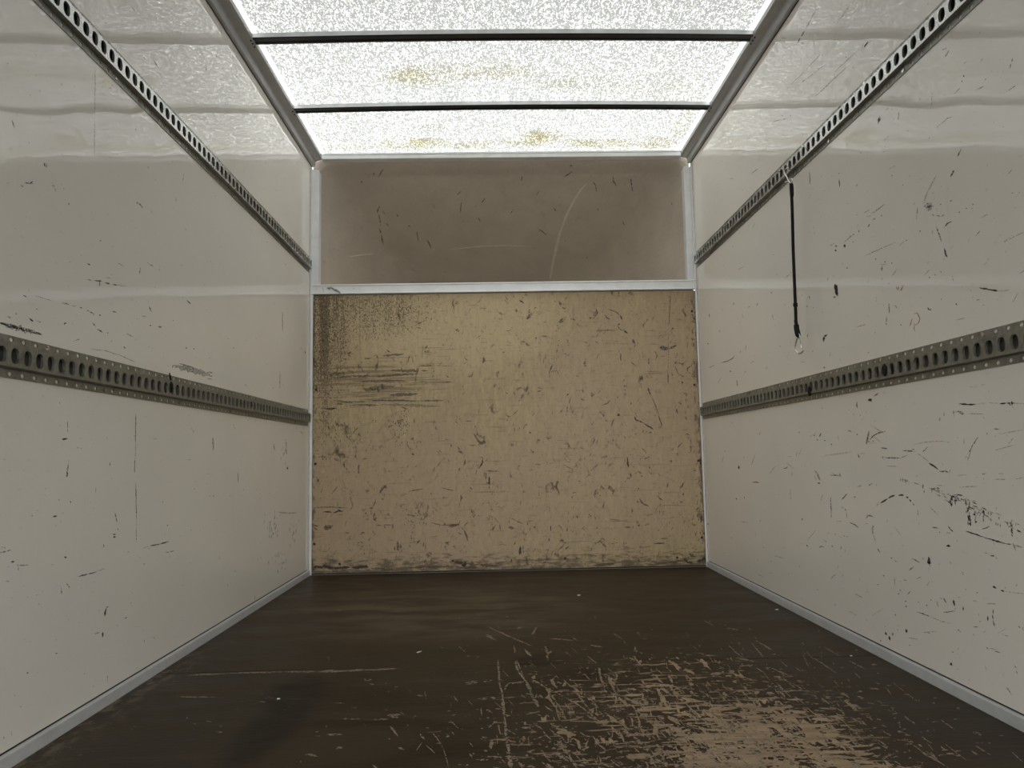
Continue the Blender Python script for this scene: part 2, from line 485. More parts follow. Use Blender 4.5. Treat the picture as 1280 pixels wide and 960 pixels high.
# crossbeam above the plywood, returned top and bottom
bm = bmesh.new()
add_prism(bm, [(-.0145, 1.4185), (-.0165, 1.4205), (-.0165, 1.4245), (-.0125, 1.4265), (-.0125, 1.4610), (-.0165, 1.4630), (-.0165, 1.4670), (-.0145, 1.4690), (.055, 1.4690), (.055, 1.4185)], 'x', -.9875, .9890)
struct(obj('trim_2', bm, M_WHITE))
# uprights either side of the overcab opening, rounded at the top
def post(name, x0, x1, z1):
    bm = bmesh.new()
    pr = [(x0, 1.4695), (x1, 1.4695)]
    r = .010
    for k in range(5):
        a = k/4*math.pi/2; pr.append((x1-r+r*math.cos(a), z1-r+r*math.sin(a)))
    for k in range(5):
        a = math.pi/2 + k/4*math.pi/2; pr.append((x0+r+r*math.cos(a), z1-r+r*math.sin(a)))
    add_prism(bm, pr, 'y', -.012, .040)
    es = [e for e in bm.edges if abs(e.verts[0].co.y+.012) < 1e-5 and abs(e.verts[1].co.y+.012) < 1e-5]
    bmesh.ops.bevel(bm, geom=es, offset=.003, segments=2, affect='EDGES')
    return struct(obj(name, bm, M_WHITE))
post('trim_3', -.9900, -.9570, 2.0810)
post('trim_4', .9560, .9890, 2.0810)
# corner angles between lining and bulkhead, with their pale sealant
for i, s in enumerate((-1, 1)):
    x1 = -.9855 if s < 0 else .9900
    struct(box('trim_%d' % (5+i), (min(s*.9998, x1), -.0140, .0), (max(s*.9998, x1), -.0005, 2.083), M_WHITE, None, .003, 2))
    struct(box('trim_%d' % (7+i), (min(s*.9998, s*.9965), -.0320, .026), (max(s*.9998, s*.9965), -.0145, 2.083), M_SEAL, None, .0012))

# skirting angles along both walls, with a dark joint above
for i, (s, nm) in enumerate(((-1, 'left'), (1, 'right'))):
    bm = bmesh.new()
    pr = [(s*.9998, .0005), (s*.9905, .0005), (s*.9915, .0250), (s*.9930, .0285), (s*.9998, .0290)]
    add_prism(bm, pr, 'y', YR, -.0150)
    struct(obj('baseboard_'+nm, bm, M_ALU))
    struct(box('trim_%d' % (9+i), (min(s*.9999, s*.9992), YR, .0292), (max(s*.9999, s*.9992), -.033, .0325), M_GAP))

# roof edge rails: upright leg, hollow dark cove, inner lip
for i, s in enumerate((-1, 1)):
    pr = [(1.0, 2.1045), (.9875, 2.1050), (.9850, 2.1075), (.9845, 2.1280), (.9825, 2.1330), (.9790, 2.1365)]
    pr += [(.9560, 2.1430), (.9485, 2.1475), (.9465, 2.1505), (.9465, 2.1545), (.9490, 2.1550), (.9490, 2.1600), (.9470, 2.1610), (.9470, 2.1700), (1.045, 2.1700), (1.045, 2.1045)]
    bm = bmesh.new()
    add_prism(bm, [(s*a, b) for a, b in pr], 'y', YR, .020)
    r = struct(obj('trim_%d' % (11+i), bm, M_CANT))
    for yy in (-1.150, -1.128, -1.105, -.555, -.522):
        b2 = bmesh.new()
        bmesh.ops.create_uvsphere(b2, u_segments=8, v_segments=5, radius=.0036)
        obj('rivet', b2, M_SCREW, r, True, loc=(s*.9535, yy, 2.1437))
    # thin dark line where lining meets rail
    struct(box('trim_%d' % (13+i), (min(s*.9999, s*.9988), YR, 2.1005), (max(s*.9999, s*.9988), 0, 2.1043), M_GAP))

# header over the front opening
bm = bmesh.new()
add_prism(bm, [(-.0010, 2.1385), (-.0045, 2.1405), (-.0045, 2.1600), (-.0080, 2.1620), (-.0080, 2.1690), (.045, 2.1690), (.045, 2.1385)], 'x', -.9460, .9460)
struct(obj('trim_15', bm, M_WHITE))

# closed rear shutter behind the photographer
REAR = False
if REAR: struct(box('wall_rear', (-1.045, YR-.05, -.05), (1.045, YR, 2.17), M_REAR))

# unseen slab added over the rear half of the van to shade its roof
struct(box('added_shade_slab', (-5, -8.0, 3.05), (5, -1.35, 3.2), M_REAR))

# roof sheet, gently crowned
nx, ny = 40, 40
V = []; F = []
for j in range(ny+1):
    for i in range(nx+1):
        x = -1.0+2.0*i/nx; V.append((x, YR+(.046-YR)*j/ny, 2.1715+max(arch(x), -.001)))
for j in range(ny):
    for i in range(nx):
        a = j*(nx+1)+i; F.append((a, a+1, a+nx+2, a+nx+1))
struct(raw('ceiling', V, F, M_ROOF, smooth=True))

# overcab pod: smooth bare fibreglass shell in front of the opening
def pod_y(x, z):
    ya = (2.150-z)/.46                                        # sloping lid, falling forward
    yb = (.998-abs(x))*2.7                                    # raked side facets
    yc = 1.12 + .03*x*x
    kk = .16
    m = -kk*math.log(math.exp(-ya/kk)+math.exp(-yb/kk)+math.exp(-yc/kk))
    edge = min(1.0, max(0, min(2.160-z, .998-abs(x)))/.06)
    return .034 + max(0.0, m)*edge
nu, nv = 180, 110
V = []; F = []
ZT, ZB = 2.165, 1.44
for j in range(nv+1):
    for i in range(nu+1):
        x = .998*math.sin(math.pi/2*(-1+2*i/nu))
        z = ZB + (ZT-ZB)*math.sin(math.pi/2*j/nv)
        y = pod_y(x, z)
        V.append((x, y, z))
for j in range(nv):
    for i in range(nu):
        a = j*(nu+1)+i; F.append((a, a+1, a+nu+2, a+nu+1))
pod = struct(raw('wall_overcab', V, F, M_POD, smooth=True))
def on_pod(px, py):
    d = ray(px, py)
    for k in range(400):
        y = .04 + k*.003
        p = CAM + d*((y-CAM.y)/d.y)
        if y >= pod_y(p.x, p.z): return p
    return p
for pts, r0 in (([(528, 311.5), (550, 312.5), (570, 311), (600, 308), (640, 307), (680, 309), (712, 311)], .0030),
                ([(687, 352), (690, 335), (694, 315), (698, 298), (703, 283), (709, 268), (717, 252), (726, 238), (738, 224)], .0062),
                ([(437, 322), (450, 320), (466, 318)], .0018)):
    r0 *= 3.2
    path = [p+Vector((0, .45, .89))*r0*.84 for p in smooth_path([on_pod(a_, b_) for a_, b_ in pts], 5)]; n = len(path)
    bm = bmesh.new()
    add_tube(bm, path, [r0*(.84+.16*math.sin(math.pi*i/(n-1))**.5) for i in range(n)], 16)
    obj('lining_ridge', bm, M_SEAM, pod, True)  # raised ridge along a lining crease, in a lighter colour
struct(box('trim_16', (-1.0, .0560, 1.425), (1.0, 1.22, 1.44), M_POD))

# ================================================================ roof bows (two in view, the rest of the row as setting)
def bow_mesh():
    pr = [(-.026, .0200), (-.026, .0030), (-.0225, .0), (-.012, .0), (-.009, .0040), (.009, .0040), (.012, .0), (.021, .0), (.0225, .0020), (.0225, .0070), (.026, .0070), (.026, .0200)]
    bm = bmesh.new()
    xs = [-.9460+1.892*i/24 for i in range(25)]
    rings = [[bm.verts.new((x, a, 2.1490+b+arch(x))) for a, b in pr] for x in xs]
    n = len(pr)
    for i in range(24):
        for k in range(n):
            bm.faces.new((rings[i][k], rings[i][(k+1) % n], rings[i+1][(k+1) % n], rings[i+1][k]))
    bm.faces.new(rings[0][::-1]); bm.faces.new(rings[-1])
    return bm
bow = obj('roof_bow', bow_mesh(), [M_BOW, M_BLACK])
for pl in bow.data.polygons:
    if pl.normal.z < -.5 or pl.center.y > .009: pl.material_index = 1  # undersides and far-side faces take the near-black material
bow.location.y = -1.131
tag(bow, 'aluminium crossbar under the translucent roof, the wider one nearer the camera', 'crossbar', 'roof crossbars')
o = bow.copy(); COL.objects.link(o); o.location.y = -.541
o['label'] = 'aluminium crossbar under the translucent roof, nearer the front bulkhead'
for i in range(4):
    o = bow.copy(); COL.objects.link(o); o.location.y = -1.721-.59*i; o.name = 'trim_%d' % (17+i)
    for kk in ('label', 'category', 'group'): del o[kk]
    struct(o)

# ================================================================ slotted lashing rails
PITCH_S = .040
PROF = [(.0, -.0413), (.0022, -.0413), (.0022, -.0245), (.0150, -.0215), (.0150, .0215), (.0022, .0245), (.0022, .0413), (.0, .0413)]  # (out from wall, z)
def rail_section(n):
    """n modules of 40 mm running along -y from y=0, faces looking +x, wall plane at x=0"""
    V = []; F = []
    def v(*p): V.append(p); return len(V)-1
    def holed(y0, y1, out_a, za, out_b, zb, cyc, czc, ry, rz, N, depth, power=2.0):
        """quad strip panel in (y,z) with one rounded hole; 'out' interpolates with z"""
        def O(z): return out_a + (out_b-out_a)*(z-za)/(zb-za)
        outer = []; inner = []; back = []
        for k in range(N):
            a = 2*math.pi*(k+.5)/N
            ca, sa = math.cos(a), math.sin(a)
            hy = math.copysign(abs(ca)**(2/power), ca)*ry; hz = math.copysign(abs(sa)**(2/power), sa)*rz
            inner.append(v(O(czc+hz), cyc+hy, czc+hz)); back.append(v(O(czc+hz)-depth, cyc+hy, czc+hz))
            sc = min(((y1-y0)/2)/max(abs(ca), 1e-6), ((zb-za)/2)/max(abs(sa), 1e-6))
            oy, oz = (y0+y1)/2+ca*sc, (za+zb)/2+sa*sc
            outer.append((oy, oz))
        # snap the corners
        cs = [(y1, zb), (y0, zb), (y0, za), (y1, za)]
        oi = [v(O(z), y, z) for y, z in outer]
        for k in range(N):
            q = (k+1) % N
            (ya, za_), (yb, zb_) = outer[k], outer[q]
            F.append((inner[k], oi[k], oi[q], inner[q]))
            F.append((back[k], inner[k], inner[q], back[q]))
            if abs(ya-yb) > 1e-6 and abs(za_-zb_) > 1e-6:      # this span turns a corner
                c = min(cs, key=lambda t: (t[0]-(ya+yb)/2)**2+(t[1]-(za_+zb_)/2)**2)
                ci = v(O(c[1]), c[0], c[1]); F.append((oi[k], ci, oi[q]))
    for m in range(n):
        y1 = -m*PITCH_S; y0 = y1-PITCH_S; yc = (y0+y1)/2
        holed(y0, y1, .0150, -.0215, .0150, .0215, yc, 0, .0132, .0156, 18, .0060, 2.4)
        holed(y0, y1, .0022, -.0413, .0022, -.0245, yc+.006, -.0335, .0066, .0044, 8, .0020)
        holed(y0, y1, .0022, .0245, .0022, .0413, yc+.006, .0335, .0066, .0044, 8, .0020)
        for za, xa, zb, xb in ((-.0245, .0022, -.0215, .0150), (.0215, .0150, .0245, .0022)):
            F.append((v(xa, y0, za), v(xa, y1, za), v(xb, y1, zb), v(xb, y0, zb)))
    L = -n*PITCH_S
    for ye in (0.0, L):                                      # cut ends
        ids_o = [v(x, ye, z) for x, z in PROF[1:-1]]
        ids_i = [v(max(x-.0022, 0), ye, z) for x, z in PROF[1:-1]]
        for k in range(5): F.append((ids_o[k], ids_o[k+1], ids_i[k+1], ids_i[k]))
    for z in (-.0413, .0413):                                # flange rims
        F.append((v(0, 0, z), v(.0022, 0, z), v(.0022, L, z), v(0, L, z)))
    return V, F
mesh_cache = {}
def rail_piece(n, parent, mat):
    key = n
    n = (n, mat)
    if n not in mesh_cache:
        V, F = rail_section(key)
        o = raw('rail_section', V, F, (M_GALV, M_GALVU)[mat], parent)
        b = bmesh.new(); b.from_mesh(o.data); bmesh.ops.remove_doubles(b, verts=b.verts, dist=1e-5)
        b.to_mesh(o.data); b.free(); mesh_cache[n] = o.data
        if mat:
            o.data.materials.append(M_GALV)
            for pl in o.data.polygons:
                if abs(pl.center.z) > .0216 or pl.center.x < .0144: pl.material_index = 1
    else:
        o = bpy.data.objects.new('rail_section', mesh_cache[n]); COL.objects.link(o); o.parent = parent
    return o
bm = bmesh.new(); bmesh.ops.create_cone(bm, cap_ends=True, segments=8, radius1=.0052, radius2=.0035, depth=.003)
bmesh.ops.rotate(bm, verts=bm.verts, matrix=Matrix.Rotation(math.pi/2, 3, 'Y'))
screw_me = bpy.data.meshes.new('fixing_screw'); bm.to_mesh(screw_me); bm.free(); screw_me.materials.append(M_ZINC)
def rail(label, side, z, yend, joint_at=None, total=96, mat=0):
    """side -1: left wall; +1: right wall (profile mirrored by turning it half round)"""
    t = thing('lashing_rail', label, 'rail', (side*.9999, yend, z), 0, 'slotted lashing rails on the walls')
    pieces = [(0, joint_at), (joint_at, total)] if joint_at else [(0, total)]
    for a, b in pieces:
        n = b-a
        o = rail_piece(n, t, mat)
        gap = .0012 if a else 0
        if side < 0: o.location.y = -a*PITCH_S-gap
        else:
            o.rotation_euler.z = math.pi
            o.location.y = -b*PITCH_S-gap
    box('slot_strip', (min(-side*.0004, -side*.0012), -total*PITCH_S, -.0235), (max(-side*.0004, -side*.0012), -.002, .0235), (M_BACKL, M_BACK)[mat], t)  # strip added behind the slots to darken them, darker on upper rails
    for k in range(1, total, 11):
        for sz in (-1, 1):
            kk = k if sz > 0 else k+5
            if kk >= total: continue
            s = bpy.data.objects.new('fixing_screw', screw_me); COL.objects.link(s); s.parent = t
            off = .006 if side < 0 else -.006
            s.location = (-side*.0030, -(kk+.5)*PITCH_S+off, sz*.0335)
    return t
rail('slotted galvanised lashing rail high on the left wall, under the roof edge', -1, 1.5679, -.0403, mat=1)
rail('slotted galvanised lashing rail low on the left wall, at waist height', -1, .7820, -.0476, 43)
rail('slotted galvanised lashing rail high on the right wall with the black cord hooked on it', 1, 1.5679, -.0380, mat=1)
rail('slotted galvanised lashing rail low on the right wall below the hanging cord', 1, .7820, -.0337, 22)

# ================================================================ black hanging cord with hook and carabiner
XC = .962
def W(px, py, x=XC): return on_x(px, py, x)
top = W(989.5, 229)
cord = thing('hanging_cord', 'black shock cord hanging by a wire hook from the upper right rail', 'cord', tuple(top))
def child(name, bm, m, parent=cord, root=top, smooth=True):
    bmesh.ops.translate(bm, verts=bm.verts, vec=-root)
    return obj(name, bm, m, parent, smooth)
bm = bmesh.new()
add_tube(bm, smooth_path([W(989, 229), W(989.6, 245), W(990.6, 275), W(991.4, 310), W(992.6, 340), W(993.6, 365), W(994.6, 390), W(995, 404)], 4), .0052, 10)
child('cord', bm, M_RUBBER)
for pts, rads in ((smooth_path([W(994.6, 400), W(995.2, 405), W(996, 412), W(998, 420.5)], 4), [.0058]*5+[.0088]*4+[.0092]*3+[.0062]),
                  ([W(994.2, 378), W(994.2, 379.5), W(994.4, 382.5), W(994.4, 384)], [.005, .0075, .0075, .005]),
                  ([W(989.2, 230), W(989.4, 233), W(989.8, 243), W(989.9, 247)], [.0060, .0068, .0066, .005])):
    bm = bmesh.new()
    add_tube(bm, pts, rads, 10)
    child('knot', bm, M_RUBBER)
bm = bmesh.new()
add_tube(bm, smooth_path([W(988.5, 229.5), W(986, 226), W(983.2, 220.5), W(980.8, 215.5), W(981.6, 211.8), W(985, 210), W(988.6, 211.2, .978), W(988.8, 212.6, .988)], 5), .0019, 8)
add_tube(bm, smooth_path([W(981.5, 227.6), W(984, 226.8), W(987.5, 224.6), W(990, 223.4), W(991, 225.5), W(990.2, 229), W(988.5, 231)], 4), .0017, 8)
child('wire_hook', bm, M_ZINC)
bm = bmesh.new()
loop = [W(997.2, 422), W(995.2, 428), W(994.2, 434.5), W(995.6, 439), W(999.2, 442), W(1003, 440), W(1004.2, 437.5)]
add_tube(bm, smooth_path(loop, 5), .0028, 8)
add_tube(bm, smooth_path([W(997.2, 422), W(999.5, 423.5), W(1001, 429), W(1001.6, 435.4)], 4), .0019, 8)
add_tube(bm, smooth_path([W(997.2, 422), W(996.6, 417.5), W(999.3, 418.2), W(999.5, 423.5)], 4), .0019, 8)
child('carabiner', bm, M_ZINC)

# ================================================================ small loose things
def strip(pts, wid, nrm):
    bm = bmesh.new(); A = []; B = []
    for i, p in enumerate(pts):
        t = (pts[min(i+1, len(pts)-1)]-pts[max(i-1, 0)]).normalized()
        s = t.cross(nrm).normalized()
        ww = wid*(1 if 0 < i < len(pts)-1 else .35)*(1+.3*math.sin(i*2.1))
        A.append(bm.verts.new(p+s*ww)); B.append(bm.verts.new(p-s*ww))
    for i in range(len(pts)-1): bm.faces.new((A[i], A[i+1], B[i+1], B[i]))
    r = bmesh.ops.extrude_face_region(bm, geom=bm.faces[:])
    bmesh.ops.translate(bm, verts=[v for v in r['geom'] if isinstance(v, bmesh.types.BMVert)], vec=Vector(nrm)*-.0012)
    return bm
pts = [on_y(px, py, yy) for px, py, yy in ((408.5, 359.8, -.020), (411.5, 360.6, -.026), (414, 359.6, -.034), (417.5, 362, -.030), (421, 363.4, -.027), (424, 365, -.024), (426.6, 368.2, -.020))]
o = obj('tape_scrap', strip(pts, .005, Vector((0, -1, .25)).normalized()), [M_TAPE])
tag(o, 'torn curl of grey tape stuck to the white beam above the plywood', 'tape')

def flake(px, py, lx, ly, rz, hgt, label, mat=M_PAPER):
    p = on_z(px, py, 0)
    bm = bmesh.new()
    n = 7
    ring = []
    for k in range(n):
        a = 2*math.pi*k/n; r = .75+.35*random.random()
        ring.append(bm.verts.new((math.cos(a)*lx*r, math.sin(a)*ly*r, .0006+hgt*random.random())))
    c = bm.verts.new((0, 0, hgt*.8))
    for k in range(n): bm.faces.new((ring[k], ring[(k+1) % n], c))
    r = bmesh.ops.extrude_face_region(bm, geom=bm.faces[:])
    for v in [v for v in r['geom'] if isinstance(v, bmesh.types.BMVert)]: v.co.z = 0.0002
    o = obj('paper_scrap', bm, mat, None, loc=(p.x, p.y, 0))
    o.rotation_euler.z = rz
    tag(o, label, 'scrap', 'litter scraps on the dark floor')
flake(723.5, 744.3, .009, .004, .1, .004, 'small white paper scrap on the floor nearest the plywood bulkhead')
flake(971, 762.3, .007, .0035, -.2, .003, 'small white scrap on the floor beside the right skirting')
flake(524, 815, .0028, .013, -.6, .002, 'thin pale splinter lying left of the scratched floor patch')
flake(348, 874, .004, .003, .2, .002, 'tiny pale chip on the dark floor in front of the left joint')
flake(1064, 820, .004, .003, .4, .002, 'tiny pale chip on the floor close under the right skirting')

def lump(name, label, cat, x, px, py, seedv):
    p = on_x(px, py, x)
    bm = bmesh.new()
    bmesh.ops.create_icosphere(bm, subdivisions=2, radius=.011)
    rr = random.Random(seedv)
    for v in bm.verts:
        v.co = Vector((v.co.x*.55, v.co.y*(.7+.3*rr.random()), v.co.z*(1.1+.7*rr.random())))
    o = obj(name, bm, M_RUBBER, None, True, loc=tuple(p))
    tag(o, label, cat, 'rubber bits jammed in rail slots')
lump('rubber_scrap', 'black rubber bit jammed in a slot of the lower right rail, nearer the camera', 'rubber', .985, 1107, 462.5, 3)
lump('rubber_scrap', 'black rubber bit jammed in the lower right rail, nearer the bulkhead', 'rubber', .985, 1012, 488.5, 5)
lump('rubber_scrap', 'black rubber bit at the joint of the lower left rail', 'rubber', -.985, 213.5, 484, 9)
# bent tie sticking up behind the joint of the lower left rail
p = on_x(212.5, 473, -.9945)
bm = bmesh.new()
add_tube(bm, [on_x(213.6, 475, -.9950), on_x(212.8, 470, -.9940), on_x(211.8, 466, -.9930)], [.0026, .0024, .0015], 6)
o = obj('bent_nail', bm, M_SCREW); tag(o, 'bent dark nail poking up behind the lower left rail joint', 'nail')

# ================================================================ scuffs, scratches and chips on the linings and floor
class Marks:
    """strokes measured on the photograph, laid on the surface they mark as thin ragged patches"""
    def __init__(s, seed): s.V = []; s.F = []; s.I = []; s.r = random.Random(seed)
    def stroke(s, pts, wd, kind, to3d, taper=.25):
        pts = [Vector((p[0], p[1])) for p in pts]
        if len(pts) == 1: pts = [pts[0]-Vector((wd*.5, wd*.2)), pts[0]+Vector((wd*.5, wd*.2))]
        seg = []
        for a, b in zip(pts, pts[1:]):
            n = max(2, int((b-a).length/2.2))
            seg += [a.lerp(b, k/n) for k in range(n)]
        seg.append(pts[-1])
        N = len(seg)
        L = []
        for i, p in enumerate(seg):
            t = seg[min(i+1, N-1)]-seg[max(i-1, 0)]
            t = t.normalized() if t.length else Vector((1, 0))
            nn = Vector((-t.y, t.x))
            u = i/(N-1)
            e = min(1, min(u, 1-u)/taper) if taper else 1
            ww = max(.12, wd*.5*(.25+.75*e)*(.65+.7*s.r.random()))
            j = (s.r.random()-.5)*wd*.35
            L.append((to3d(p+nn*(ww+j)), to3d(p-nn*(ww-j))))
        b = len(s.V)
        for q, w_ in L: s.V += [q, w_]
        for i in range(N-1):
            s.F.append((b+2*i, b+2*i+1, b+2*i+3, b+2*i+2)); s.I.append(kind)
    def build(s, name, parent, mats=None):
        o = raw(name, s.V, s.F, mats or SCUFFS, parent, s.I); o['kind'] = 'stuff'; return o

def run(table, to3d, seed, name, parent, extra=None, mats=None):
    mk = Marks(seed)
    for ox, oy, sc, rows in table:
        for kind, wd, txt in rows:
            for st in txt.split(';'):
                v = [float(q) for q in st.replace(',', ' ').split()]
                mk.stroke([(ox+v[i]/sc, oy+v[i+1]/sc) for i in range(0, len(v), 2)], wd, kind, to3d)
    if extra: extra(mk)
    return mk.build(name, parent, mats)
D_, M_, F_, R_, P_, B_, W_ = range(7)

RIGHT = [
 (1040, 180, 4, [
  (D_, 3.6, '15 700 20 730 29 760;22 705 20 755'), (D_, 2.2, '12 765;20 510;62 510;18 532;62 500 64 518'), (D_, 1.6, '75 620;902 245;637 341;672 322;705 302;372 481;248 359;265 590;345 904'),
  (D_, 2.0, '735 718 790 728 828 735;800 731 828 735;560 520 568 548 576 566'), (F_, 1.0, '828 735 890 730;480 235 455 300;428 315 422 380;320 490 160 560;370 480 335 508;855 490 960 440;300 660 328 622;110 450 55 495;265 300 195 350'),
  (M_, 1.4, '645 25 628 65;610 130 592 163;522 412 548 490;603 385 575 398 556 424;740 435 718 460;35 180 38 215;475 815 485 828 500 828;285 797 286 845;313 805 326 822;617 795 625 806'),
  (M_, 1.6, '498 352 510 360;520 358 540 362;548 360 562 354;525 325;543 302;590 288 600 280;440 435;130 430 138 440;108 452;180 415 190 400;205 380 218 370;250 610 248 635;300 595;218 575;515 655;487 668;545 640;300 158;35 147;355 205'),
  (F_, 1.2, '520 160 480 235;240 320 205 345;780 350 742 370;685 475 680 496;600 655 608 690;505 430 498 455;585 215 578 230;900 128 880 150;128 200 120 212;740 776 720 782;670 870 620 880;650 715;170 902 120 915;272 860 272 908'),
  (F_, 5.0, '460 312 495 305 510 315;470 322 500 325'), (M_, 2.6, '478 298;492 312'),
  (R_, 1.3, '322 710 328 732;332 710 334 733;355 712 342 736;405 850 425 845 438 868 436 890 420 905 410 895;412 900 410 920 414 938;402 872 388 912')]),
 (960, 0, 4, [
  (D_, 1.3, '182 155 165 185;160 190 150 215;390 285;500 206 480 238;560 580 552 600 550 620;563 590 553 610;980 375 976 385;972 402 968 412'),
  (F_, .9, '245 40 185 150;412 20 345 118;290 320 130 440;400 330 240 478;272 262 90 450;100 590 20 610;450 250 330 360'),
  (M_, 1.1, '905 252 885 285;1222 290 1218 315;1215 318 1208 342;966 745 948 780;932 850 912 885;208 860 210 922;356 895 358 915;465 765;95 388;168 465;185 465;112 578;72 578;280 350;270 275;362 205;618 880;700 655;800 20'),
  (F_, 1.1, '940 580 900 590 840 640;1080 430 1040 450;960 440 930 470;1180 630 1165 645;1250 420 1190 460;650 600 655 560;820 460 815 540;1075 290 1060 310')]),
 (860, 340, 6, [
  (D_, 2.2, '1045 470 1018 485;1020 483 1016 524'), (D_, 1.6, '625 155;150 538;318 745;1020 716;1025 720'),
  (M_, 1.1, '352 622 335 648 300 668 245 682;345 230 340 245;522 230 514 254;448 266 470 256;160 312 158 340;895 250 888 264;910 180 911 200;728 240 728 250;436 742 425 755;895 465 896 492;500 628;940 268;855 175'),
  (F_, .9, '200 700 155 718;768 10 728 46;435 545 430 588;240 435 232 448;1068 600 1064 640;632 310 640 362;405 315 412 345;388 380 395 365;1050 40 1045 68;600 710 580 730;650 358'),
  (R_, 1.5, '366 810 366 832;369 825 369 856')]),
 (880, 520, 5.333, [
  (D_, 2.2, '780 114 767 139;232 330 230 356;685 858 690 872'), (D_, 1.6, '755 158;635 108;1020 123;215 553;1005 540;1100 170;1128 168;735 130;805 163;850 188;655 688;26 720'),
  (M_, 1.2, '320 440 375 444;530 350 545 347 558 338;268 535 268 551;845 540 848 650;847 650 848 680;955 515 935 540 918 558;915 603 930 615;940 618 947 632;965 705 1000 722 1030 745;840 393 915 399;905 380 908 402;1102 97 1080 190;1108 155 1130 130 1173 107;1022 250 1038 286;768 876 782 868 800 872;850 862 860 875;915 868 911 892;958 94 985 107;1080 685 1092 665 1112 665 1130 672;1155 885 1172 905;1075 716 1095 720'),
  (F_, .9, '345 245 315 330;130 270 118 312;785 275 812 262 900 252 985 238;585 370 586 402;345 780 345 808;250 705 295 712;1050 462 1020 470;1125 445 1095 465;615 270 622 222;895 130 896 155;950 640 955 680;1040 255 1075 245'),
  (W_, 1.0, '575 480 578 570;735 395 750 430'), (F_, 2.6, '738 362 755 385 775 430;1125 725 1125 790'), (D_, 1.3, '756 445 768 450 776 446'),
  (R_, 1.2, '875 788;955 803;830 780;910 808;935 800;912 932;815 840')]),
 (1060, 480, 5.333, [
  (D_, 3.0, '132 107 160 104;152 100 154 118'), (D_, 1.7, '740 133 790 137 855 136;1010 133 1055 128;1060 128 1085 127;1092 112 1096 140;1096 128 1112 126'),
  (M_, 1.3, '202 60 170 85;60 116 58 138 62 160;730 183 765 188;735 190 770 203;745 200 775 196;640 190 640 216;615 222 608 246;968 299 1012 301;922 322 932 338;867 353 830 412 800 468;363 443 410 446 450 450;425 435 445 438;232 480 232 496;240 492 350 493;500 451 516 438;515 440 532 418;610 580 640 588;612 585 650 580 670 590;218 426 262 431;252 315 205 325 170 345 148 372;140 312 122 402'),
  (M_, 1.1, '45 755;530 295;552 454;62 337;183 245;155 275;1035 597 1005 599;890 600 925 597;730 357;65 465 78 495;38 290;40 202;250 150'),
  (D_, 1.9, '540 527 570 545 603 570;560 537 585 552;215 795 240 780 265 764;268 762 290 748 312 741;335 741 375 742;388 750 402 762;408 770 422 786;432 796 440 810'), (D_, 2.4, '550 535 578 548'),
  (F_, .9, '860 132 920 127;940 125 1000 128;1112 128 1173 131;800 197 900 200;1000 335 1080 320 1160 305;775 355 772 402;970 445 1040 425 1120 402;1100 360 1065 405;975 635 1062 636;350 493 400 474;440 402 500 390 560 383 620 381 680 389;450 455 490 480 540 520;255 545 340 552;465 838 468 882;155 668 135 680;780 486 800 488;190 815 205 790;545 820 600 872;1115 635 1170 622;730 610 800 604;740 688 860 682;90 680 60 686;985 345 975 352;640 678 590 675')]),
 (1060, 640, 5.333, [
  (D_, 1.7, '785 128 850 148 910 170;905 168 980 192 1060 214;1058 212 1090 218'), (M_, 1.2, '1110 222 1160 236;1100 208 1112 240 1120 262;945 94 920 108 890 115;668 94 682 112 702 132;558 103 602 107;655 137 682 141;425 310 450 322 480 341;440 363 405 389;416 529 395 551;635 670 715 660;455 666 500 678 545 698;900 270 928 275;945 291 985 293;980 295 992 312;1165 768 1168 790;1130 758 1150 772;612 570 628 580;635 572 655 606'),
  (M_, 2.2, '1082 62 1090 100;1088 100 1096 165'), (D_, 3.0, '655 226 683 229;537 298 540 350;545 325 548 348'), (D_, 2.3, '703 585 712 626;768 630 769 656;930 692 932 726;248 800 258 823;272 826 280 856;385 780 394 806;962 493 990 508;1018 521 1042 530'),
  (D_, 1.5, '290 306;210 265;610 136;388 626;388 632;338 545;350 522;715 646;218 858;195 243 208 262;385 595;297 803 298 824;238 425;198 484;860 538;470 600;525 622'),
  (M_, 1.3, '960 682 968 720;966 720 978 762;968 650 966 680;500 298 501 318;345 464 352 460;368 452 392 456;735 912;690 932 705 936;920 900 940 920;975 928 1018 938;870 680 872 695;880 730;835 765 868 766;725 785 745 790;735 565 750 572;550 580 556 592'),
  (F_, .9, '545 698 620 728 690 746;1050 530 1110 538 1173 545;310 430 312 490;540 368 538 402;920 610 990 613;495 804 590 795;240 640 160 690;590 590 605 640;125 510 132 535;75 440 80 460;455 445 490 432;1025 815 1070 828;400 838 470 850;5 660 60 690;830 590 860 596;750 400 770 402'),
  (R_, 1.5, '316 678 318 692')]),
 (880, 660, 3.2, [(D_, 2.0, '985 538 992 552;992 540 984 548'), (M_, 1.2, '1210 638 1220 650 1230 666;1248 572 1254 584;1240 548 1250 560;1060 608'), (F_, .9, '940 630 960 650;1180 490 1140 480;900 560 930 570')]),
]
